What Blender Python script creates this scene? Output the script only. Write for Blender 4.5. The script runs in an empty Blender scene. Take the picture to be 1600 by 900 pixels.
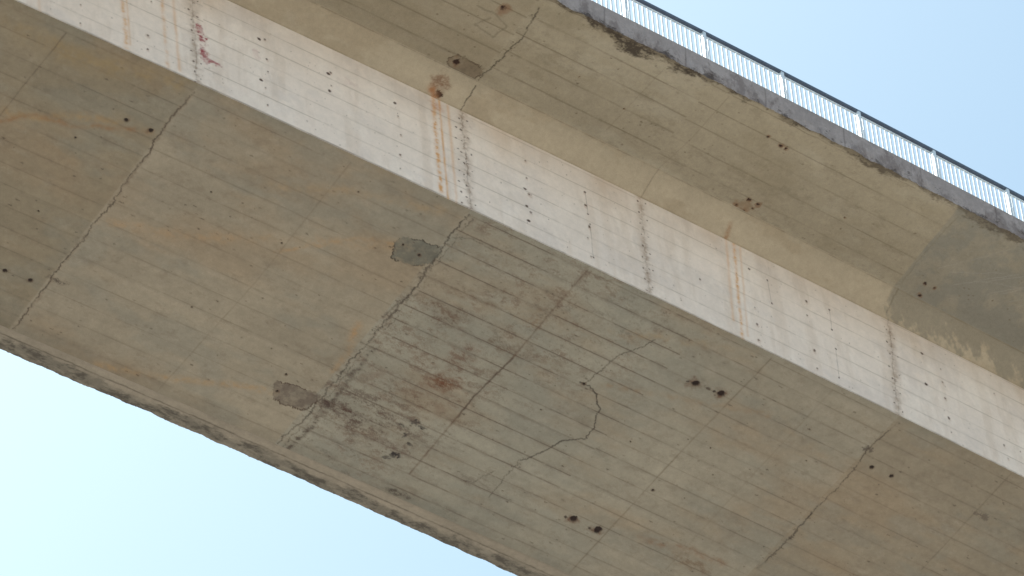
import bpy, math
import numpy as np
from mathutils import Matrix, Vector

# ------------------------------------------------------------------ survey frame
F = 7080.0
e1 = np.array([15200., 7150., 7080.]); e1 /= np.linalg.norm(e1)
e2 = np.array([-7300., 8510., 7080.]); e2 -= e1*e1.dot(e2); e2 /= np.linalg.norm(e2)
e3 = np.cross(e1, e2)
CAMZ = 1.6
H = 78.0
def bow(s): return (s-42.0)**2/1200.0
def ray(px, py):
    v = np.array([px-800., py-450., F])
    return np.array([v.dot(e1), v.dot(e2), v.dot(e3)])

# ------------------------------------------------------------------ noise
rng = np.random.RandomState(11)
TAB = rng.rand(16, 256, 256).astype(np.float32)
def vn(x, y, seed):
    xi = np.floor(x).astype(np.int64); yi = np.floor(y).astype(np.int64)
    fx = (x-xi); fy = (y-yi)
    fx = fx*fx*(3-2*fx); fy = fy*fy*(3-2*fy)
    T = TAB[seed % 16]
    a = T[xi & 255, yi & 255]; b = T[(xi+1) & 255, yi & 255]
    c = T[xi & 255, (yi+1) & 255]; d = T[(xi+1) & 255, (yi+1) & 255]
    return (a*(1-fx)+b*fx)*(1-fy)+(c*(1-fx)+d*fx)*fy
def fbm(x, y, seed, octv=4, gain=.55):
    x = np.asarray(x, dtype=np.float64); y = np.asarray(y, dtype=np.float64)
    tot = 0; amp = 1; nrm = 0
    for o in range(octv):
        sh = .23*o if o % 2 else -.17*o      # slight shear per octave hides the lattice
        tot = tot+amp*vn((x+sh*.35*y)*2**o+17.3*o+seed*3.7, y*2**o+9.1*o+seed*5.3, seed+o)
        nrm += amp; amp *= gain
    return tot/nrm
def sm(a, b, x):
    t = np.clip((x-a)/(b-a), 0, 1); return t*t*(3-2*t)
def lin(c):
    c = np.array(c, dtype=np.float64)/255.
    return np.where(c <= .04045, c/12.92, ((c+.055)/1.055)**2.4)

# ------------------------------------------------------------------ painted strips
S_DENSE = np.arange(24.5, 58.0, .02)
S_ALL = np.concatenate([np.arange(-60, 24.5, 1.0), S_DENSE, np.arange(58.5, 150.6, 1.0)])

class Strip:
    def __init__(s_, p0, p1, dt, gain, out=1):
        s_.p0 = np.array(p0, float); s_.p1 = np.array(p1, float)
        d = s_.p1-s_.p0; s_.L = np.linalg.norm(d); s_.d = d/s_.L
        s_.n = np.array([s_.d[1], -s_.d[0]]); s_.out = out
        s_.nt = max(2, int(round(s_.L/dt))+1)
        s_.S = S_ALL; s_.T = np.linspace(0, s_.L, s_.nt)
        s_.g = np.array(gain)
        s_.col = np.zeros((len(s_.S), s_.nt, 3)); s_.h = np.zeros((len(s_.S), s_.nt))
        s_.Sc = s_.S[:, None]; s_.Tc = s_.T[None, :]
    def st(s_, px, py):
        r = ray(px, py); b = 0.
        for i in range(6):
            k = (s_.n.dot(s_.p0)+s_.n[0]*b)/(s_.n[0]*r[1]+s_.n[1]*r[2])
            b = bow(k*r[0])
        P = np.array([k*r[1]-b, k*r[2]])
        return k*r[0], s_.d.dot(P-s_.p0)
    def fill(s_, c): s_.col[:] = lin(c)
    def mix(s_, a, c):
        a = np.clip(a, 0, 1)[..., None]
        s_.col = s_.col*(1-a)+lin(c)*a
    def mul(s_, m): s_.col *= (m[..., None] if np.ndim(m) == 2 else m)
    def win(s_, s0, s1, t0, t1):
        i0, i1 = np.searchsorted(s_.S, [s0, s1]); j0, j1 = np.searchsorted(s_.T, [t0, t1])
        return slice(i0, i1), slice(j0, j1)
    def stroke(s_, px, w, c, a, wob=.04, seed=1, brk=0., dep=0., isst=False, jag=.65, wv=.6, crumbs=0):
        P = np.array([s_.st(*p) if not isst else p for p in px])
        seg = np.hypot(*np.diff(P, axis=0).T); cum = np.r_[0, np.cumsum(seg)]
        n = max(3, int(cum[-1]/.015)); u = np.linspace(0, cum[-1], n)
        X = np.interp(u, cum, P[:, 0]); Y = np.interp(u, cum, P[:, 1])
        X = X+wob*2*(fbm(u*3.0, u*0+seed, seed, 5, jag)-.5)
        Y = Y+wob*2*(fbm(u*3.0, u*0+seed+40, seed+3, 5, jag)-.5)
        mod = 1-brk*sm(.4, .6, fbm(u*2.0, u*0+3.3*seed, seed+5, 4, .7))
        ww = w*(1-wv*.5+wv*fbm(u*5, u*0+8+seed, seed+2, 3, .8))
        A = np.zeros(s_.col.shape[:2], dtype=np.float32)
        for k in range(n):
            r = 2.6*ww[k]+.02
            I, J = s_.win(X[k]-r, X[k]+r, Y[k]-r, Y[k]+r)
            if I.start >= I.stop or J.start >= J.stop: continue
            d2 = (s_.S[I, None]-X[k])**2+(s_.T[None, J]-Y[k])**2
            A[I, J] = np.maximum(A[I, J], np.exp(-d2/ww[k]**2)*mod[k])
        I, J = s_.win(X.min()-.5, X.max()+.5, Y.min()-.5, Y.max()+.5)
        al = A[I, J]*a
        if w > .045:
            al = al*(.35+1.3*sm(.3, .7, fbm(s_.S[I, None]*6, s_.T[None, J]*9, seed+1, 4, .75)))
        al = (np.clip(al, 0, 1))[..., None]
        s_.col[I, J] = s_.col[I, J]*(1-al)+lin(c)*al
        s_.h[I, J] -= dep*A[I, J]*s_.out
        for q_ in range(crumbs):   # small broken bits beside the crack
            k = rng.randint(n); r = rng.uniform(.010, .030)
            if fbm(np.array([u[k]*1.5]), np.array([seed*1.]), seed, 2)[0] < .5: continue
            s_.blob((X[k]+rng.normal(0, .04), Y[k]+rng.normal(0, .04)), r*rng.uniform(.8, 1.8), r, c, rng.uniform(.3, .75), q_, 1.0, 2., .5, isst=True)
    def blob(s_, px, rs, rt, c, a, seed=1, rough=.6, fs=3., soft=.35, dep=0., isst=False, skew=0., grit=0.):
        x, y = s_.st(*px) if not isst else px
        R = 1.8
        I, J = s_.win(x-rs*R-abs(skew)*rt*R, x+rs*R+abs(skew)*rt*R, y-rt*R, y+rt*R)
        if I.start >= I.stop or J.start >= J.stop: return
        ds = (s_.S[I, None]-x-skew*(s_.T[None, J]-y))/rs; dt = (s_.T[None, J]-y)/rt
        r = np.hypot(ds, dt)+0*dt
        m = min(rs, rt)
        nz = fbm(s_.S[I, None]*fs/m*.5+x, s_.T[None, J]*fs/m*.5+y, seed, 5, .65)-.5
        al = sm(0, soft, 1-r+rough*2*nz)
        al = al*a
        if grit > 0:
            g = sm(.42, .62, fbm(s_.S[I, None]*3.6, s_.T[None, J]*9, seed+6, 6, .85))
            al = al*(1-grit+grit*1.5*g)
        al = np.clip(al, 0, 1)
        s_.col[I, J] = s_.col[I, J]*(1-al[..., None])+lin(c)*al[..., None]
        s_.h[I, J] -= dep*al*s_.out
    def patch(s_, poly, c, a, edge=None, dep=0., seed=1, wob=.14):
        P = np.array([s_.st(*p) for p in poly])
        I, J = s_.win(P[:, 0].min()-.3, P[:, 0].max()+.3, P[:, 1].min()-.3, P[:, 1].max()+.3)
        X = s_.S[I, None]+wob*2*(fbm(s_.S[I, None]*5, s_.T[None, J]*5, seed, 5, .75)-.5)
        Y = s_.T[None, J]+wob*2*(fbm(s_.S[I, None]*5, s_.T[None, J]*5, seed+7, 5, .75)-.5)
        ins = np.zeros(X.shape, bool); n = len(P)
        for k in range(n):
            x0, y0 = P[k]; x1, y1 = P[(k+1) % n]
            cnd = ((y0 > Y) != (y1 > Y)) & (X < (x1-x0)*(Y-y0)/((y1-y0) if y1 != y0 else 1e-9)+x0)
            ins ^= cnd
        fl = sm(.35, .6, fbm(s_.S[I, None]*2.5, s_.T[None, J]*2.5, seed+4, 5, .75))
        al = (ins*a*(.5+.5*fl))[..., None]
        var = (.70+.6*fbm(s_.S[I, None]*6, s_.T[None, J]*6, seed+2, 5, .8))[..., None]
        s_.col[I, J] = s_.col[I, J]*(1-al)+lin(c)*var*al
        s_.h[I, J] -= dep*ins*s_.out
        if edge is not None:
            e = np.zeros(ins.shape, bool)
            e[1:] |= ins[1:] != ins[:-1]; e[:, 1:] |= ins[:, 1:] != ins[:, :-1]
            ea = (e*.85*sm(.38, .5, fbm(s_.S[I, None]*4, s_.T[None, J]*4, seed+9, 3)))[..., None]
            s_.col[I, J] = s_.col[I, J]*(1-ea)+lin(edge)*ea
    def boards(s_, step, off, s0, s1, c, a, w=.012, seed=1, halo=.28):
        I, J = s_.win(s0, s1, -1, 99)
        Sx = s_.S[I, None]
        for k in np.arange(-1, int(s_.L/step)+2):
            tl = off+k*step+.05*(TAB[2][(k*5+seed) & 255, 9]-.5)
            if tl < -.1 or tl > s_.L+.1: continue
            wv = tl+.014*(fbm(Sx*.8, Sx*0+k*3.1, seed, 5, .6)-.5)*2
            d = (s_.T[None, :]-wv)/w
            br_ = .40+.60*sm(.38, .6, fbm(Sx*.9, Sx*0+k*1.7+seed, seed+4, 5, .7))
            al = (np.exp(-d*d)*br_*a)
            hal = np.exp(-(d/4)**2)*halo*a*sm(.45, .65, fbm(Sx*2.0, s_.T[None, :]*6+k, seed+8, 6, .85))
            al = np.clip(np.maximum(al, hal), 0, 1)[..., None]
            s_.col[I] = s_.col[I]*(1-al)+lin(c)*al
    def build(s_, name, mat, e0=0, e1=0, parent=None, prof=None):
        nS, nT = s_.col.shape[:2]
        f = (s_.T/s_.L)[None, :]
        if prof is None:
            py = s_.p0[0]+(s_.p1[0]-s_.p0[0])*f; pz = s_.p0[1]+(s_.p1[1]-s_.p0[1])*f
        else:
            Pq = np.array([prof(t) for t in s_.T]); py = Pq[:, 0][None, :]; pz = Pq[:, 1][None, :]
        y = py+s_.n[0]*s_.h+bow(s_.Sc)
        z = pz+s_.n[1]*s_.h+CAMZ
        w = 0
        if e1: w = sm(s_.L-.3, s_.L, s_.T)[None, :]*e1
        if e0: w = w+(1-sm(0., .3, s_.T))[None, :]*e0
        if e0 or e1:
            ny = .05*(fbm(s_.Sc*1.4, s_.Sc*0+2, 3, 5, .7)-.5)*2
            nz = .07*(fbm(s_.Sc*1.7, s_.Sc*0+7, 5, 6, .75)-.5)*2
            y = y+ny*w; z = z+nz*w
        co = np.empty((nS, nT, 3), np.float32)
        co[..., 0] = s_.Sc+0*f; co[..., 1] = y; co[..., 2] = z
        idx = np.arange(nS*nT).reshape(nS, nT)
        q = np.stack([idx[:-1, :-1], idx[:-1, 1:], idx[1:, 1:], idx[1:, :-1]], -1).reshape(-1, 4)
        me = bpy.data.meshes.new(name)
        me.vertices.add(nS*nT); me.vertices.foreach_set("co", co.ravel())
        me.loops.add(q.size); me.loops.foreach_set("vertex_index", q.ravel().astype(np.int32))
        me.polygons.add(len(q))
        me.polygons.foreach_set("loop_start", np.arange(0, q.size, 4, dtype=np.int32))
        me.polygons.foreach_set("loop_total", np.full(len(q), 4, np.int32))
        me.update(calc_edges=True)
        at = me.color_attributes.new("Paint", 'FLOAT_COLOR', 'POINT')
        c = np.ones((nS*nT, 4), np.float32)
        c[:, :3] = np.clip(s_.col*s_.g, 0.01, .84).reshape(-1, 3)
        at.data.foreach_set("color", c.ravel())
        me.polygons.foreach_set("use_smooth", np.ones(len(q), bool))
        me.materials.append(mat)
        ob = bpy.data.objects.new(name, me); bpy.context.collection.objects.link(ob)
        if parent: ob.parent = parent
        return ob

# ------------------------------------------------------------------ materials
def concrete_mat(name, amt=.14, bump=.25):
    m = bpy.data.materials.new(name); m.use_nodes = True
    nt = m.node_tree; N = nt.nodes; Lk = nt.links
    b = N["Principled BSDF"]; b.inputs["Roughness"].default_value = .9
    b.inputs["Specular IOR Level"].default_value = .2
    at = N.new("ShaderNodeVertexColor"); at.layer_name = "Paint"
    tc = N.new("ShaderNodeTexCoord")
    n1 = N.new("ShaderNodeTexNoise"); n1.inputs["Scale"].default_value = 9; n1.inputs["Detail"].default_value = 8; n1.inputs["Roughness"].default_value = .75
    n2 = N.new("ShaderNodeTexNoise"); n2.inputs["Scale"].default_value = 45; n2.inputs["Detail"].default_value = 4; n2.inputs["Roughness"].default_value = .7
    Lk.new(tc.outputs["Object"], n1.inputs["Vector"]); Lk.new(tc.outputs["Object"], n2.inputs["Vector"])
    ad = N.new("ShaderNodeMath"); ad.operation = 'ADD'
    Lk.new(n1.outputs["Fac"], ad.inputs[0]); Lk.new(n2.outputs["Fac"], ad.inputs[1])
    mr = N.new("ShaderNodeMapRange"); mr.inputs[1].default_value = .6; mr.inputs[2].default_value = 1.4
    mr.inputs[3].default_value = 1-amt; mr.inputs[4].default_value = 1+amt
    Lk.new(ad.outputs[0], mr.inputs[0])
    vm = N.new("ShaderNodeVectorMath"); vm.operation = 'SCALE'
    Lk.new(at.outputs["Color"], vm.inputs[0]); Lk.new(mr.outputs[0], vm.inputs["Scale"])
    Lk.new(vm.outputs[0], b.inputs["Base Color"])
    bp = N.new("ShaderNodeBump"); bp.inputs["Strength"].default_value = bump; bp.inputs["Distance"].default_value = .02
    Lk.new(ad.outputs[0], bp.inputs["Height"]); Lk.new(bp.outputs[0], b.inputs["Normal"])
    return m
def plain_mat(name, col, rough=.5, metal=0., scale=6., amt=.12):
    m = bpy.data.materials.new(name); m.use_nodes = True
    nt = m.node_tree; N = nt.nodes; Lk = nt.links
    b = N["Principled BSDF"]; b.inputs["Roughness"].default_value = rough; b.inputs["Metallic"].default_value = metal
    tc = N.new("ShaderNodeTexCoord"); n1 = N.new("ShaderNodeTexNoise"); n1.inputs["Scale"].default_value = scale; n1.inputs["Detail"].default_value = 6
    Lk.new(tc.outputs["Object"], n1.inputs["Vector"])
    cr = N.new("ShaderNodeValToRGB")
    cr.color_ramp.elements[0].position = .3; cr.color_ramp.elements[1].position = .7
    cr.color_ramp.elements[0].color = [c*(1-amt) for c in col]+[1]
    cr.color_ramp.elements[1].color = [min(1, c*(1+amt)) for c in col]+[1]
    Lk.new(n1.outputs["Fac"], cr.inputs[0]); Lk.new(cr.outputs[0], b.inputs["Base Color"])
    return m
M_conc = concrete_mat("weathered_concrete", .17, .3)
M_web = concrete_mat("pale_concrete", .08, .2)
M_pier = plain_mat("pier_concrete", (.33, .31, .27), .9, 0, .8)
M_ground = plain_mat("pale_bounce_ground", (.50, .465, .41), .95, 0, .05, .15)  # unseen ground, tone raised so it bounces light onto soffit and web
M_white = plain_mat("pale_painted_steel", (.66, .71, .75), .4, 0)
M_post = plain_mat("galvanised_post", (.60, .66, .72), .45, .1)
M_dark = plain_mat("dark_painted_rail", (.08, .10, .14), .45, 0)

# ------------------------------------------------------------------ bridge
br = bpy.data.objects.new("concrete_bridge", None); bpy.context.collection.objects.link(br)
br["label"] = "weathered concrete box girder bridge with cracked, rust-stained underside"
br["category"] = "bridge"

A = (53.96, H); B = (54.12, H+3.70); C = (53.45, H+4.14); E = (50.74, H+4.41); Ft = (50.70, H+5.08)
A2 = (62.42, H); B2 = (62.26, H+3.70); C2 = (62.93, H+4.14); E2 = (66.62, H+4.35); F2 = (66.66, H+5.08)
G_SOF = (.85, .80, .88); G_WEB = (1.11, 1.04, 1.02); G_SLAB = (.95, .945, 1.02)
CRK = (62, 52, 43)

# ---- soffit
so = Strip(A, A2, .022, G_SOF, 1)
S, T = so.Sc, so.Tc
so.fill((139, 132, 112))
jn = .05*(fbm(T*2, T*0+4, 2, 4)-.5)
def J(sx): return sm(sx-.02, sx+.02, S+jn)
J0, J1, J4 = 31.16, 38.25, 50.35
so.mix((1-J(J0))*1., (127, 119, 98))
so.mix(J(J1)*.9*(1-.6*sm(43, 48, S)), (138, 136, 119))
so.mix(J(J4)*.9, (130, 122, 102))
so.mul(.86+.28*fbm(S*.35, T*.45, 1, 5))
so.mix(.45*sm(.48, .70, fbm(S*.3, T*.7, 4, 5, .6)), (136, 121, 96))
so.mix(.35*sm(.5, .7, fbm(S*.6+9, T*1.1, 6, 5, .6)), (122, 123, 110))
so.mul(.93+.14*fbm(S*.7, T*7, 8, 5, .65))
so.mul(.86+.28*fbm(S*4, T*4, 9, 5, .8))
so.mix(.24*sm(.55, .72, fbm(S*2.2, T*3.5, 12, 6, .82)), (104, 92, 75))
so.mix(.15*sm(.56, .74, fbm(S*2.6+5, T*3.5, 3, 6, .82)), (158, 152, 134))
bi = np.floor((T-.2)/.56).astype(int)
so.mul(.965+.07*TAB[3][(bi*7) & 255, 5] + 0*S)
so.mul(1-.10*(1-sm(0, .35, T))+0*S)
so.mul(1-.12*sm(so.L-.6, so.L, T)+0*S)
BL = (86, 74, 59)
so.boards(.56, .20, 24.5, J0, BL, .5, .015, 1)
so.boards(.60, .33, J0, J1, BL, .42, .015, 2)
so.boards(.50, .18, J1, 44.8, (78, 63, 51), .80, .016, 3, .40)
so.boards(.50, .18, 44.8, J4, (84, 72, 58), .6, .015, 4)
so.boards(.56, .30, J4, 58, BL, .5, .015, 5)
reg = J(J1)*(1-sm(41.8, 44.5, S+.5*(T-4)))
gr = sm(.52, .68, fbm(S*2.2, T*4.2, 14, 7, .88))*(.1+.9*sm(.44, .6, fbm(S*.5, T*.9, 7, 4)))
so.mix(.50*reg*gr, (96, 74, 58))
so.mix(.25*reg*sm(.60, .70, fbm(S*5, T*9, 5, 5, .88)), (66, 51, 43))
reg2 = J(J1)*(1-sm(.3, 1.7, np.abs(T-6.5)+.5*np.abs(S-39.5)))
so.mix(.60*reg2*sm(.48, .62, fbm(S*2.4, T*6, 9, 7, .88)), (76, 58, 48))
def wash(pts, w, c, a, seed, brk=.6): so.stroke(pts, w, c, a, .10, seed, brk)
wash([(0, 172), (60, 185), (120, 180), (190, 192)], .12, (146, 123, 86), .42, 1)
wash([(0, 190), (50, 178), (110, 195), (235, 206)], .07, (132, 103, 72), .45, 2)
wash([(40, 60), (140, 95), (275, 130)], .26, (138, 122, 88), .4, 3)
wash([(0, 30), (80, 62), (160, 110)], .18, (134, 118, 86), .35, 4)
wash([(160, 345), (300, 372), (440, 372), (620, 388)], .15, (152, 130, 98), .38, 5)
wash([(420, 290), (560, 300), (690, 330)], .14, (148, 129, 98), .33, 6)
wash([(430, 395), (560, 372), (612, 380)], .05, (156, 126, 86), .45, 7)
wash([(150, 570), (270, 592), (360, 600), (430, 612)], .09, (154, 127, 88), .42, 8)
wash([(560, 505), (545, 550), (520, 580)], .09, (156, 123, 80), .5, 9)
wash([(980, 520), (1070, 535), (1180, 550)], .12, (142, 123, 92), .3, 10)
wash([(940, 600), (1060, 620), (1200, 650)], .08, (134, 112, 84), .3, 11)
wash([(1000, 840), (1080, 860), (1130, 880)], .1, (118, 92, 68), .4, 12)
for i in range(30):
    x = rng.uniform(25, 57); t = rng.uniform(.3, 8)
    so.blob((x, t), rng.uniform(.5, 1.6), rng.uniform(.12, .4), (136, 118, 90) if i % 2 == 0 else (108, 102, 87), rng.uniform(.12, .3), i, .9, 1.2, .9, isst=True, grit=.6)
for (p, rs, rt, c, a) in [((700, 500), .8, .35, (92, 72, 56), .55), ((690, 480), 1.2, .25, (96, 76, 58), .5), ((790, 540), 1.0, .25, (96, 78, 60), .5),
     ((850, 560), 1.0, .35, (104, 88, 69), .4), ((690, 600), .20, .22, (66, 42, 32), .8), ((690, 598), .5, .45, (100, 70, 50), .65), ((745, 470), 1.0, .22, (104, 86, 66), .4),
     ((540, 645), 1.1, .22, (74, 56, 47), .7), ((500, 625), .6, .2, (66, 52, 46), .65), ((600, 690), 1.0, .22, (90, 72, 60), .45), ((640, 610), 1.2, .6, (108, 88, 70), .35), ((750, 400), 1.2, .3, (110, 94, 73), .3),
     ((1080, 880), 1.0, .25, (104, 84, 62), .45), ((860, 490), .6, .25, (94, 76, 60), .45), ((620, 770), .5, .12, (66, 58, 50), .6), ((740, 750), .9, .25, (104, 97, 84), .45), ((90, 438), .3, .12, (70, 62, 54), .7), ((720, 560), .4, .6, (96, 70, 53), .45), ((660, 560), .5, .3, (100, 76, 58), .4)]:
    so.blob(p, rs, rt, c, a, int(p[0]), 1.1, 1.6, .9, grit=.75)
for (p, rs, rt, a) in [((648, 660), .20, .10, .85), ((634, 680), .08, .16, .8), ((618, 710), .24, .10, .85), ((658, 668), .13, .05, .8), ((606, 716), .13, .07, .75), ((640, 695), .12, .06, .7), ((628, 664), .14, .05, .7)]:
    so.blob(p, rs, rt, (46, 41, 40), a*1.1, int(p[0]), 1.2, 1.6, .5, skew=-.4, grit=.3)
j0 = [(305, 143), (285, 166), (262, 190), (240, 225), (232, 240), (205, 275), (180, 310), (150, 347), (120, 385), (95, 415), (70, 450), (40, 490), (20, 514)]
so.stroke(j0, .08, (148, 138, 116), .35, .05, 2)
so.stroke(j0, .015, CRK, .95, .10, 3, .35, .008, jag=.85, wv=1.0, crumbs=60)
so.stroke(j0, .03, (86, 74, 61), .45, .12, 5, .9, jag=.85)
j1 = [(733, 336), (718, 352), (700, 372), (685, 397), (665, 420), (655, 445), (625, 475), (600, 505), (575, 535), (550, 562), (520, 600), (490, 635), (470, 660), (432, 694)]
so.stroke(j1, .10, (146, 140, 121), .35, .06, 4)
so.stroke(j1, .016, (56, 48, 41), .95, .12, 5, .3, .010, jag=.85, wv=1.0, crumbs=90)
so.stroke([(x+7, y+4) for x, y in j1], .011, CRK, .7, .11, 6, .7, jag=.85)
so.stroke(j1[3:9], .028, (80, 72, 61), .55, .14, 16, .7, jag=.85, crumbs=30)
so.stroke([(600, 497), (625, 470), (650, 458)], .025, (72, 64, 54), .6, .13, 7, .4, jag=.85)
so.stroke([(x+14, y+8) for x, y in j1[8:]], .046, (66, 54, 46), .55, .16, 8, .6, jag=.85, crumbs=40)
so.stroke([(918, 422), (850, 500), (800, 560), (740, 620), (690, 680), (640, 740)], .026, (88, 69, 54), .75, .018, 9, .5)
so.stroke([(800, 560), (740, 620), (715, 652)], .020, (64, 50, 42), .8, .05, 10, .4, jag=.8)
so.stroke([(1205, 560), (1060, 710), (920, 862), (890, 895)], .02, (96, 84, 67), .6, .016, 11, .5)
j4 = [(1402, 660), (1378, 682), (1355, 704), (1325, 745), (1270, 800), (1225, 850), (1185, 888)]
so.stroke(j4, .014, (66, 56, 47), .85, .07, 12, .8, .008, jag=.85, crumbs=25)
so.stroke(j4[4:], .018, (50, 42, 37), .8, .09, 13, .7, jag=.88, crumbs=30)
so.stroke([(1300, 610), (1150, 770), (1040, 890)], .02, (104, 94, 77), .35, .012, 31, .5)
so.stroke([(1580, 740), (1440, 890)], .02, (96, 86, 70), .5, .012, 32, .5)
so.stroke([(103, 52), (0, 180)], .018, (88, 76, 62), .65, .02, 14, .4)
so.stroke([(548, 254), (400, 440), (245, 612)], .018, (102, 92, 75), .45, .012, 15, .4)
so.stroke([(1025, 532), (1000, 542), (965, 556), (940, 578), (912, 600)], .013, CRK, .9, .08, 16, .2, jag=.85)
so.stroke([(906, 598), (920, 604), (931, 618), (936, 640), (929, 668), (912, 686), (880, 690), (850, 705), (812, 719)], .016, (50, 42, 37), .97, .10, 17, .1, .01, jag=.85, wv=1., crumbs=15)
so.stroke([(812, 719), (790, 745), (765, 778)], .013, CRK, .8, .10, 18, .3, jag=.85, crumbs=8)
so.stroke([(775, 735), (740, 755), (720, 750)], .012, CRK, .7, .10, 28, .4, jag=.85)
so.stroke([(700, 372), (735, 372), (770, 392)], .012, CRK, .6, .07, 19, .5, jag=.85)
so.patch([(613, 378), (640, 370), (668, 378), (690, 388), (684, 402), (662, 414), (640, 412), (612, 402)], (98, 98, 86), .9, (58, 52, 44), .012, 3)
so.patch([(432, 595), (462, 600), (500, 616), (490, 632), (470, 640), (425, 624)], (100, 91, 79), .9, (74, 60, 49), .012, 5)
for (x, y, r) in [(197, 188, .055), (236, 204, .06), (8, 423, .06), (47, 438, .06), (655, 399, .04), (630, 383, .03), (1362, 730, .06), (1393, 744, .06), (1020, 766, .04), (912, 600, .04), (433, 612, .04), (447, 585, .03),
     (60, 330, .025), (118, 215, .03), (330, 300, .025), (440, 380, .025), (300, 480, .02), (560, 300, .02), (985, 690, .02), (1330, 600, .02), (1260, 720, .02), (1110, 700, .02), (845, 640, .02)]:
    so.blob((x, y), r*1.9, r*1.7, (94, 76, 60), .6, int(x), .7, 1.5, .6)
    so.blob((x, y), r, r, (40, 32, 28), .95, int(x)+1, .5, 1.5, .3, .02)
for (x, y) in [(1084, 599), (1125, 614), (893, 811), (931, 828)]:
    so.blob((x, y), .24, .19, (96, 70, 52), .75, x, .9, 2., .8, grit=.4)
    so.blob((x+3, y), .12, .12, (38, 28, 25), .96, x+1, .6, 1.6, .4, .03)
    so.blob((x-9, y-3), .06, .05, (48, 36, 30), .85, x+5, .8, 1.6, .5)
so.blob((1106, 607), .10, .05, (60, 46, 38), .7, 9, .9, 1.6, .6)
so.blob((1355, 701), .16, .10, (84, 76, 66), .85, 4, 1.0, 2.5, .4)
so.blob((1535, 806), .25, .10, (84, 76, 66), .6, 5, 1.3, 3., .5)
for i in range(900):
    x = rng.uniform(25, 57); t = rng.uniform(.05, 8.4); r = rng.uniform(.008, .028)
    so.blob((x, t), r*rng.uniform(1, 3), r, (74, 62, 50), rng.uniform(.25, .75), i, .9, 1.5, .6, isst=True)
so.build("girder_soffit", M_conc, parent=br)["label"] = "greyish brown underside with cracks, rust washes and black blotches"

# ---- web
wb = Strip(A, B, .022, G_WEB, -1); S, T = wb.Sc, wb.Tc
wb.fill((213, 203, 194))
wb.mul(.93+.14*fbm(S*.5, T*.5, 2, 5))
wb.mix(.45*(1-sm(27, 32, S))+0*T, (210, 195, 180))
wb.mix(.40*sm(.48, .7, fbm(S*2.6, T*.35, 5, 5, .65)), (194, 180, 167))
wb.mix(.35*sm(.5, .7, fbm(S*.9, T*1.2, 7, 5, .65)), (194, 186, 181))
wb.mix(.3*sm(.5, .7, fbm(S*1.5+3, T*.8, 10, 5, .7)), (226, 219, 211))
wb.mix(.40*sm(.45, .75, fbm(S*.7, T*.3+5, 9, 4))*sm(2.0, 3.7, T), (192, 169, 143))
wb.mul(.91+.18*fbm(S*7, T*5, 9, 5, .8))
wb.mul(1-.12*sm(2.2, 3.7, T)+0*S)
for (s0, s1, off, sd) in [(24.5, 31.3, .55, 1), (31.3, 38.3, .66, 2), (38.3, 43.1, .52, 3), (43.1, 50.4, .60, 4), (50.4, 58, .55, 5)]:
    wb.boards(.62, off, s0, s1, (146, 132, 118), .7, .012, sd)
wb.stroke([(24.6, .02), (57.9, .02)], .03, (120, 108, 94), .75, .01, 3, .4, isst=True)
DOT = (68, 46, 40)
def vdots(x0, y0, x1, y1, n, r=.022, c=DOT, a=.85, jit=2):
    for k in range(n):
        f = (k+.5)/n
        wb.blob((x0+(x1-x0)*f+rng.uniform(-jit, jit), y0+(y1-y0)*f), r*rng.uniform(.7, 1.3), r*rng.uniform(.8, 1.5), c, a, k+int(x0), .5, 1.5, .5)
for (x0, y0, x1, y1, st_) in [(300, -10, 309, 136, .5), (721, 176, 737, 334, .85), (999, 305, 1016, 462, .4), (1386, 486, 1406, 658, .65)]:
    wb.stroke([(x0, y0), (x1, y1)], .11, (172, 158, 146), .75, .06, x0, .3)
    wb.stroke([(x0, y0), (x1, y1)], .012, (92, 78, 69), st_, .08, x0+1, .5, .008, jag=.85, wv=1.0, crumbs=22)
    vdots(x0-5, y0, x1-5, y1, 9, .034); vdots(x0+7, y0, x1+7, y1, 6, .027)
vdots(710, 190, 722, 325, 8, .032)
for (x, y) in [(405, 61), (408, 125), (513, 115), (515, 142), (617, 161), (820, 295), (823, 322), (826, 345), (1440, 552), (1447, 600)]:
    wb.blob((x, y), .055, .06, DOT, .95, x, .6, 1.5, .5)
for k, sx in enumerate([26.5, 28.2, 29.9, 32.9, 34.6, 36.4, 39.9, 41.55, 44.7, 46.3, 47.95, 52.0, 53.7, 55.3]):
    for t in (.35, .95, 1.6, 2.2, 2.85):
        if rng.rand() < .75:
            r = rng.uniform(.024, .046); cx = sx+rng.uniform(-.04, .04)+.02*t; ct = t+rng.uniform(-.12, .12)
            wb.blob((cx, ct-.04), r*1.6, r*2.4, (164, 132, 108), .35, k, .8, 1.5, .8, isst=True)
            wb.blob((cx, ct), r, r*rng.uniform(1, 1.4), DOT, rng.uniform(.6, .95), k*7+int(t*5), .6, 1.5, .5, isst=True)
for (x0, y0, x1, y1) in [(914, 300, 919, 335), (922, 350, 927, 402), (1199, 438, 1206, 474), (1296, 484, 1300, 515), (1306, 545, 1311, 590)]:
    wb.stroke([(x0, y0), (x1, y1)], .009, (95, 78, 70), .65, .01, x0, .3)
    wb.blob((x0, y0), .035, .045, DOT, .9, x0, .6, 1.5, .5); wb.blob((x1, y1), .035, .045, DOT, .9, x1, .6, 1.5, .5)
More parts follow.
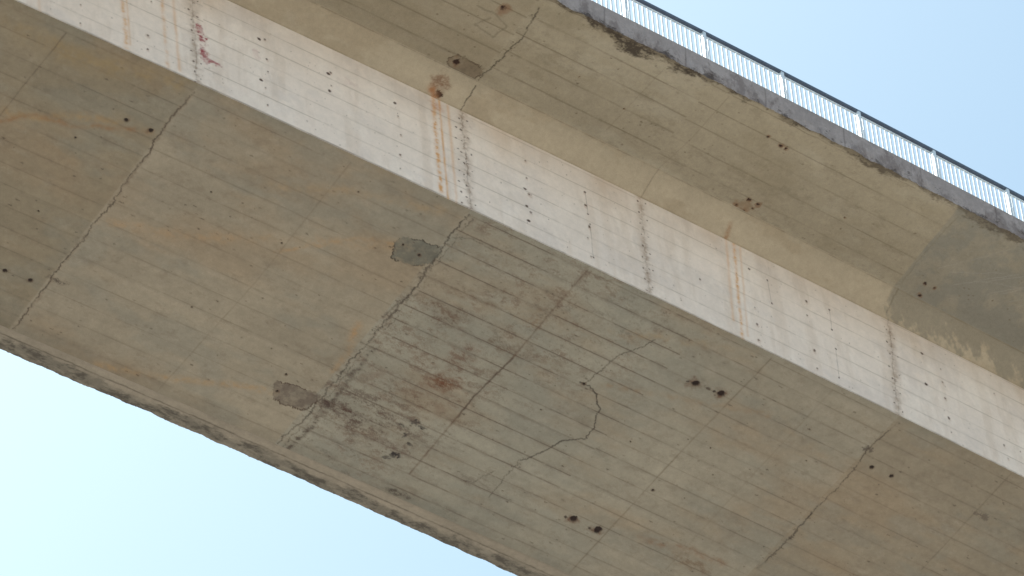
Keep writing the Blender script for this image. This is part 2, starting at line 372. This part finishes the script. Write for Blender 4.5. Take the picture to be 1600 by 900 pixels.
for (x, y0, y1, w, a) in [(190, -20, 75, .07, .5), (196, -20, 70, .03, .45), (252, -10, 105, .06, .35), (270, -10, 110, .05, .4), (676, 150, 300, .07, .7), (686, 155, 312, .04, .7), (700, 165, 318, .05, .4), (1134, 370, 500, .05, .4), (1146, 375, 530, .06, .5), (1156, 385, 525, .04, .3), (60, -10, 20, .05, .3)]:
    wb.stroke([(x, y0), (x+(y1-y0)*.09, y1)], w*.8, (196, 152, 106), a*1.2, .02, int(x), .35)
wb.blob((682, 165), .25, .35, (170, 116, 82), .5, 7, 1.0, 2., .8, grit=.5)
for (p, rs, rt, a) in [((312, 46), .13, .22, .8), ((318, 62), .13, .14, .9), ((322, 88), .16, .28, .7), ((336, 99), .18, .09, .7), ((400, 85), .12, .2, .25), ((316, 76), .09, .4, .6), ((545, 130), .3, .15, .12)]:
    wb.blob(p, rs, rt, (138, 54, 64), a, int(p[0]), 1.3, 2.5, .6, grit=.45)
for i in range(380):
    x = rng.uniform(25, 57); t = rng.uniform(.05, 3.6); r = rng.uniform(.008, .022)
    wb.blob((x, t), r, r*rng.uniform(1, 2), (110, 88, 76), rng.uniform(.3, .8), i, .6, 1.5, .6, isst=True)
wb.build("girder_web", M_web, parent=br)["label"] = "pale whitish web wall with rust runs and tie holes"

# ---- haunch and cantilever, slightly rounded into one another
SLC = (148, 137, 115)
Bv, Cv, Ev = map(np.array, (B, C, E))
R1, R2 = .16, .20
d1 = (Bv-Cv)/np.linalg.norm(Bv-Cv); d2 = (Ev-Cv)/np.linalg.norm(Ev-Cv)
P1 = Cv+d1*R1; P2 = Cv+d2*R2
def Q(t): return (1-t)**2*P1+2*t*(1-t)*Cv+t*t*P2
Lh = np.linalg.norm(Cv-Bv)
def prof_h(T): return Bv+(Cv-Bv)*T/Lh if T < Lh-R1 else Q(.5*(T-(Lh-R1))/R1)
def prof_s(T): return Cv+d2*T if T > R2 else Q(.5+.5*T/R2)
ha = Strip(B, C, .022, G_SLAB, -1); S, T = ha.Sc, ha.Tc
ha.fill((168, 154, 130))
ha.mix(.5*sm(.3, .8, T)+0*S, SLC)
ha.mul(.90+.20*fbm(S*.5, T*.6, 3, 5))
ha.mix(.45*sm(.5, .7, fbm(S*.9, T*2, 6, 5, .6)), (148, 132, 107))
ha.mul(.89+.22*fbm(S*5, T*5, 9, 5, .8))
fing = fbm(S*1.1+T*.8, T*.8, 8, 6, .8)
ha.mix(.7*sm(50.3, 50.4, S)*sm(.40, .54, fing+.30*(T/ha.L-.3)), (126, 119, 103))
ha.stroke([(24.6, .01), (57.9, .01)], .018, (128, 114, 92), .5, .01, 3, .6, isst=True)
ha.stroke([(24.6, ha.L-.02), (57.9, ha.L-.02)], .016, (108, 95, 76), .6, .012, 7, .6, isst=True)
sl = Strip(C, E, .022, G_SLAB, -1); S, T = sl.Sc, sl.Tc
sl.fill(SLC)
sl.mul(.90+.20*fbm(S*.4, T*.5, 5, 5))
sl.mix(.40*sm(.48, .7, fbm(S*.5, T*1.4, 2, 5, .6)), (131, 119, 96))
sl.mix(.35*sm(.5, .7, fbm(S*.5+4, T*1.4, 7, 5, .6)), (162, 153, 133))
sl.mul(.87+.26*fbm(S*5, T*5, 9, 5, .8))
sl.mix(.24*sm(.55, .72, fbm(S*2, T*4, 13, 6, .82)), (104, 92, 74))
jn = .06*(fbm(T*2, T*0+4, 2, 4)-.5)
sl.mix(.8*sm(50.33, 50.37, S+jn)*(.55+.45*sm(.35, .55, fbm(S*1.5, T*1.5, 3, 6, .75)))+0*T, (122, 118, 106))
sl.mix((1-sm(38.2, 38.3, S+jn))*.4+0*T, (138, 125, 102))
sl.boards(.55, .35, 24.5, 38.3, (98, 85, 67), .75, .014, 1)
sl.boards(.55, .45, 38.3, 43.1, (98, 85, 67), .75, .014, 2)
sl.boards(.55, .40, 43.1, 50.35, (104, 92, 74), .65, .013, 3)
for k in range(14):
    sl.stroke([(51+k*.3, rng.uniform(.6, 1.2)), (52.2+k*.3, rng.uniform(1.6, 2.4))], .010, (152, 147, 136), .5, .05, k, .4, isst=True)
fade = sm(44, 50, S)
n = fbm(S*1.3, T*3.0, 10, 6, .75)
reach = .05+.42*sm(.35, .65, fbm(S*.35, S*0+1, 4, 3))*(1-.6*fade)
edge = sl.L-T
m = sm(-.12, .16, (reach-edge)/.45+(n-.5)*1.6)
sl.mix(.55*m, (94, 83, 67))
sl.mix(.85*m*sm(.44, .60, fbm(S*2.6, T*5, 12, 6, .85)+.03)*(1-.5*fade), (54, 45, 38))
sl.mix(.35*(1-sm(0, .10, edge))+0*S, (84, 74, 62))
ha.stroke([(720, 172), (744, 134)], .014, CRK, .95, .06, 5, .1, .008, jag=.85)
sl.stroke([(842, 12), (822, 48), (800, 74), (775, 100), (748, 122), (742, 132), (735, 146)], .014, (62, 52, 43), .97, .09, 6, .1, .008, jag=.85, wv=.8, crumbs=20)
sl.stroke([(1140, 150), (1075, 222), (1028, 264)], .014, (112, 100, 81), .5, .02, 7, .4)
sl.stroke([(1040, 105), (960, 190), (945, 205)], .014, (112, 100, 81), .4, .02, 8, .4)
sl.stroke([(1497, 338), (1465, 372), (1430, 412), (1408, 442)], .014, (104, 96, 80), .6, .06, 9, .4, jag=.85)
sl.patch([(700, 92), (718, 88), (745, 100), (755, 108), (735, 135), (705, 130), (695, 120)], (114, 100, 81), .85, (84, 68, 54), .012, 4)
for (x, y, r) in [(713, 97, .09), (700, 114, .11), (692, 124, .08), (785, 12, .10), (1170, 312, .05), (1184, 320, .045), (1160, 330, .06), (1150, 320, .04), (1143, 352, .045), (1176, 326, .03), (1220, 228, .045), (1228, 232, .035), (1200, 214, .03), (1445, 443, .045), (1437, 462, .045), (1460, 450, .03), (1320, 340, .02), (905, 120, .02), (975, 170, .02)]:
    sl.blob((x, y), r*2.2, r*2.0, (118, 84, 60), .6, int(x), 1.0, 1.5, .6)
    sl.blob((x, y), r, r, (50, 34, 29), .95, int(x)+1, 1.0, 2.0, .4, .02)
sl.blob((1166, 322), .3, .2, (126, 98, 72), .4, 44, 1.1, 2, .7, grit=.4)
sl.blob((704, 122), .35, .25, (112, 80, 58), .5, 45, 1.1, 2, .8, grit=.5)
sl.stroke([(745, 10), (770, 20), (790, 42), (770, 58), (740, 40), (765, 28)], .02, (100, 90, 74), .6, .12, 11, .3, jag=.8)
sl.stroke([(1165, 325), (1150, 345), (1138, 375)], .06, (138, 108, 78), .5, .04, 12, .4)
ha.blob((686, 148), .10, .08, (50, 34, 28), .97, 4, 1.0, 2., .3, .02)
ha.blob((690, 135), .35, .32, (116, 84, 62), .65, 5, 1.1, 2., .7, grit=.5)
ha.stroke([(1030, 262), (1000, 310)], .016, (118, 104, 84), .7, .03, 8, .4)
ha.stroke([(1410, 438), (1385, 488)], .016, (104, 94, 78), .8, .06, 9, .3, jag=.8)
ha.stroke([(1142, 350), (1135, 372)], .06, (148, 112, 80), .5, .03, 19, .3)
ha.stroke([(676, 140), (680, 155)], .12, (154, 110, 76), .7, .03, 20, .3)
for i in range(260):
    x = rng.uniform(25, 57); t = rng.uniform(.05, 2.7); r = rng.uniform(.008, .03)
    sl.blob((x, t), r*1.4, r, (88, 74, 58), rng.uniform(.25, .8), i, .9, 1.5, .6, isst=True)
ha.build("haunch", M_conc, parent=br, prof=prof_h)
sl.build("cantilever_slab", M_conc, e1=1.1, parent=br, prof=prof_s)["label"] = "overhanging slab underside with black mottled drip edge"

# ---- edge beam
eb = Strip(E, Ft, .022, (1, .98, 1.03), -1); S, T = eb.Sc, eb.Tc
eb.fill((146, 138, 134))
eb.mul(.80+.40*fbm(S*.8, T*1.5, 3, 5, .6))
low = 1-T/eb.L
eb.mix(.6*sm(.48, .66, fbm(S*2.4, T*1.0, 6, 6, .78)+.20*(low-.5)), (104, 94, 90))
eb.mix(.75*sm(.56, .68, fbm(S*2.2, T*3, 11, 6, .82)+.40*(low-.78)), (62, 53, 48))
eb.mix(.3*sm(.52, .7, fbm(S*3, T*3, 9, 4, .7)), (170, 162, 157))
eb.mul(.85+.30*fbm(S*11, T*8, 2, 4, .7))
for k in range(11, 26):
    eb.stroke([(k*2.3+.9, .0), (k*2.3+.9, eb.L)], .018, (74, 66, 64), .6, .02, k+30, .3, isst=True)
eb.build("edge_beam", M_conc, e0=1.1, parent=br)["label"] = "grey streaked concrete edge beam under the railing"
def simple(p, q, name, c, e0=0, e1=0, mat=M_conc, dt=.3):
    x = Strip(p, q, dt, (1, 1, 1)); x.fill(c); x.mul(.85+.3*fbm(x.Sc*2, x.Tc*2, 3, 4)); return x.build(name, mat, e0, e1, parent=br)
simple(Ft, (51.05, H+5.08), "edge_beam_top", (140, 132, 122))
simple((51.05, H+5.08), (51.05, H+4.93), "edge_beam_kerb", (140, 132, 122))
simple((51.05, H+4.93), (66.2, H+4.93), "road_surface", (60, 60, 61))
simple((66.2, H+4.93), (66.2, H+5.08), "edge_beam_kerb", (140, 132, 122))
simple((66.2, H+5.08), F2, "edge_beam_top", (140, 132, 122))
simple(F2, E2, "edge_beam", (110, 102, 96), 0, .7)
simple(A2, B2, "girder_web", (190, 182, 172))
simple(B2, C2, "haunch", (165, 152, 130))
fs = Strip(E2, C2, .022, (.88, .93, 1.02), 1); S, T = fs.Sc, fs.Tc
fs.fill((140, 126, 109))
fs.mul(.82+.36*fbm(S*.8, T*2, 3, 5, .6))
fs.mul(.82+.36*fbm(S*5, T*6, 9, 5, .8))
n = fbm(S*1.3, T*3., 10, 6, .75)
m = sm(-.25, .25, (.36-T)/.35+(n-.5)*1.6)
fs.mix(.75*m, (106, 97, 85))
fs.mix(.7*m*sm(.42, .62, fbm(S*2.5, T*5, 12, 6, .82)), (66, 58, 51))
fs.mix(.3*sm(.5, .7, fbm(S*2, T*8, 6, 4)), (156, 141, 122))
fs.mix(.55*sm(.68, .85, T)+0*S, (94, 80, 66))
fs.stroke([(24.6, .48), (57.9, .48)], .02, (72, 61, 52), .75, .03, 3, .4, isst=True)
fs.build("cantilever_slab", M_conc, e0=.7, parent=br)

# ---- piers (outside the picture, carry the deck)
import bmesh
def pier(s):
    bm = bmesh.new()
    y = 58.2+bow(s); rings = []
    for (z, hx, hy) in [(0, 3.2, 5.2), (H-3+CAMZ, 1.7, 4.1), (H-1.6+CAMZ, 2.2, 4.2), (H+CAMZ, 2.2, 4.2)]:
        c = .35
        rings.append([bm.verts.new((s+a, y+b, z)) for a, b in [(-hx+c, -hy), (hx-c, -hy), (hx, -hy+c), (hx, hy-c), (hx-c, hy), (-hx+c, hy), (-hx, hy-c), (-hx, -hy+c)]])
    for r0, r1 in zip(rings, rings[1:]):
        for i in range(8): bm.faces.new([r0[i], r0[(i+1) % 8], r1[(i+1) % 8], r1[i]])
    bm.faces.new(rings[-1])
    me = bpy.data.meshes.new("pier"); bm.to_mesh(me); bm.free(); me.materials.append(M_pier)
    o = bpy.data.objects.new("pier", me); bpy.context.collection.objects.link(o); o.parent = br
pier(-25); pier(115)

# ------------------------------------------------------------------ railing
rl = bpy.data.objects.new("bridge_railing", None); bpy.context.collection.objects.link(rl)
ry = 50.80; rz = H+CAMZ+5.08
rl.location = (42, ry, rz)
rl["label"] = "steel railing with pale pickets and dark handrail along bridge edge"
rl["category"] = "railing"
def boxes(name, lst, mat):
    bm = bmesh.new()
    for (x0, x1, y0, y1, z0, z1) in lst:
        v = [bm.verts.new((x, y, z)) for x in (x0, x1) for y in (y0, y1) for z in (z0, z1)]
        for f in [(0, 1, 3, 2), (4, 6, 7, 5), (0, 4, 5, 1), (2, 3, 7, 6), (0, 2, 6, 4), (1, 5, 7, 3)]: bm.faces.new([v[i] for i in f])
    bmesh.ops.recalc_face_normals(bm, faces=bm.faces)
    me = bpy.data.meshes.new(name); bm.to_mesh(me); bm.free(); me.materials.append(mat); return me
PS = 2.28
me_post = boxes("post", [(-.04, .04, -.05, .05, 0, 1.10), (-.09, .09, -.085, .085, .0, .02), (-.02, .02, -.10, -.05, .02, .35)], M_post)
npk = 16
lst = [(.05, PS-.05, -.02, .02, .10, .13), (.05, PS-.05, -.02, .02, .98, 1.0)]
for i in range(npk):
    x = .05+(i+.5)*(PS-.1)/npk
    lst.append((x-.020, x+.020, -.012, .012, .131, .979))
me_pan = boxes("picket_panel", lst, M_white)
me_top = boxes("handrail", [(-.0, PS, -.04, .04, 1.102, 1.165)], M_dark)
first = 45.26-PS*46
for i in range(92):
    s = first+i*PS; y = ry+bow(s); y2 = ry+bow(s+PS); ang = math.atan2(y2-y, PS)
    for nm, me in (("post", me_post), ("picket_panel", me_pan), ("handrail", me_top)):
        if i == 91 and nm != "post": continue
        o = bpy.data.objects.new(nm, me); bpy.context.collection.objects.link(o)
        o.parent = rl; o.location = (s-42, y-ry, 0); o.rotation_euler = (0, 0, ang)

# ------------------------------------------------------------------ ground
bm = bmesh.new(); q = 4000
vs = [bm.verts.new(p) for p in [(-q, -q, 0), (q, -q, 0), (q, q, 0), (-q, q, 0)]]; bm.faces.new(vs)
bmesh.ops.subdivide_edges(bm, edges=bm.edges[:], cuts=20, use_grid_fill=True)
me = bpy.data.meshes.new("ground"); bm.to_mesh(me); bm.free(); me.materials.append(M_ground)
g = bpy.data.objects.new("ground", me); bpy.context.collection.objects.link(g); g["kind"] = "structure"
g["label"] = "unseen valley floor below the bridge, toned pale to bounce light up"

# ------------------------------------------------------------------ light
EL = math.radians(62); AZ = math.radians(-25)
d = Vector((math.sin(AZ)*math.cos(EL), math.cos(AZ)*math.cos(EL), math.sin(EL)))
sun = bpy.data.lights.new("sun", 'SUN'); sun.energy = 5; sun.angle = math.radians(.5); sun.color = (1, .95, .88)
so_ = bpy.data.objects.new("sun", sun); bpy.context.collection.objects.link(so_)
so_.rotation_euler = d.to_track_quat('Z', 'Y').to_euler(); so_.location = (0, 0, 150)
w = bpy.data.worlds.new("World"); bpy.context.scene.world = w; w.use_nodes = True
nt = w.node_tree; bg = nt.nodes["Background"]
sk = nt.nodes.new("ShaderNodeTexSky"); sk.sky_type = 'NISHITA'; sk.sun_disc = False
sk.sun_elevation = EL; sk.sun_rotation = AZ; sk.air_density = 1.0; sk.dust_density = 3.0; sk.ozone_density = 1.0
tint = nt.nodes.new("ShaderNodeVectorMath"); tint.operation = 'MULTIPLY'
tint.inputs[1].default_value = (1.30, 1.57, 1.45)
nt.links.new(sk.outputs[0], tint.inputs[0]); nt.links.new(tint.outputs[0], bg.inputs[0]); bg.inputs[1].default_value = .15

# ------------------------------------------------------------------ camera
cam = bpy.data.cameras.new("camera"); co = bpy.data.objects.new("camera", cam); bpy.context.collection.objects.link(co)
cam.sensor_width = 36; cam.lens = 36*F/1600; cam.clip_end = 10000; cam.clip_start = .1
R = Matrix(((e1[0], -e1[1], -e1[2]), (e2[0], -e2[1], -e2[2]), (e3[0], -e3[1], -e3[2])))
co.matrix_world = Matrix.Translation((0, 0, CAMZ)) @ R.to_4x4()
sc = bpy.context.scene; sc.camera = co
sc.view_settings.view_transform = 'Standard'; sc.view_settings.look = 'None'; sc.view_settings.exposure = 0
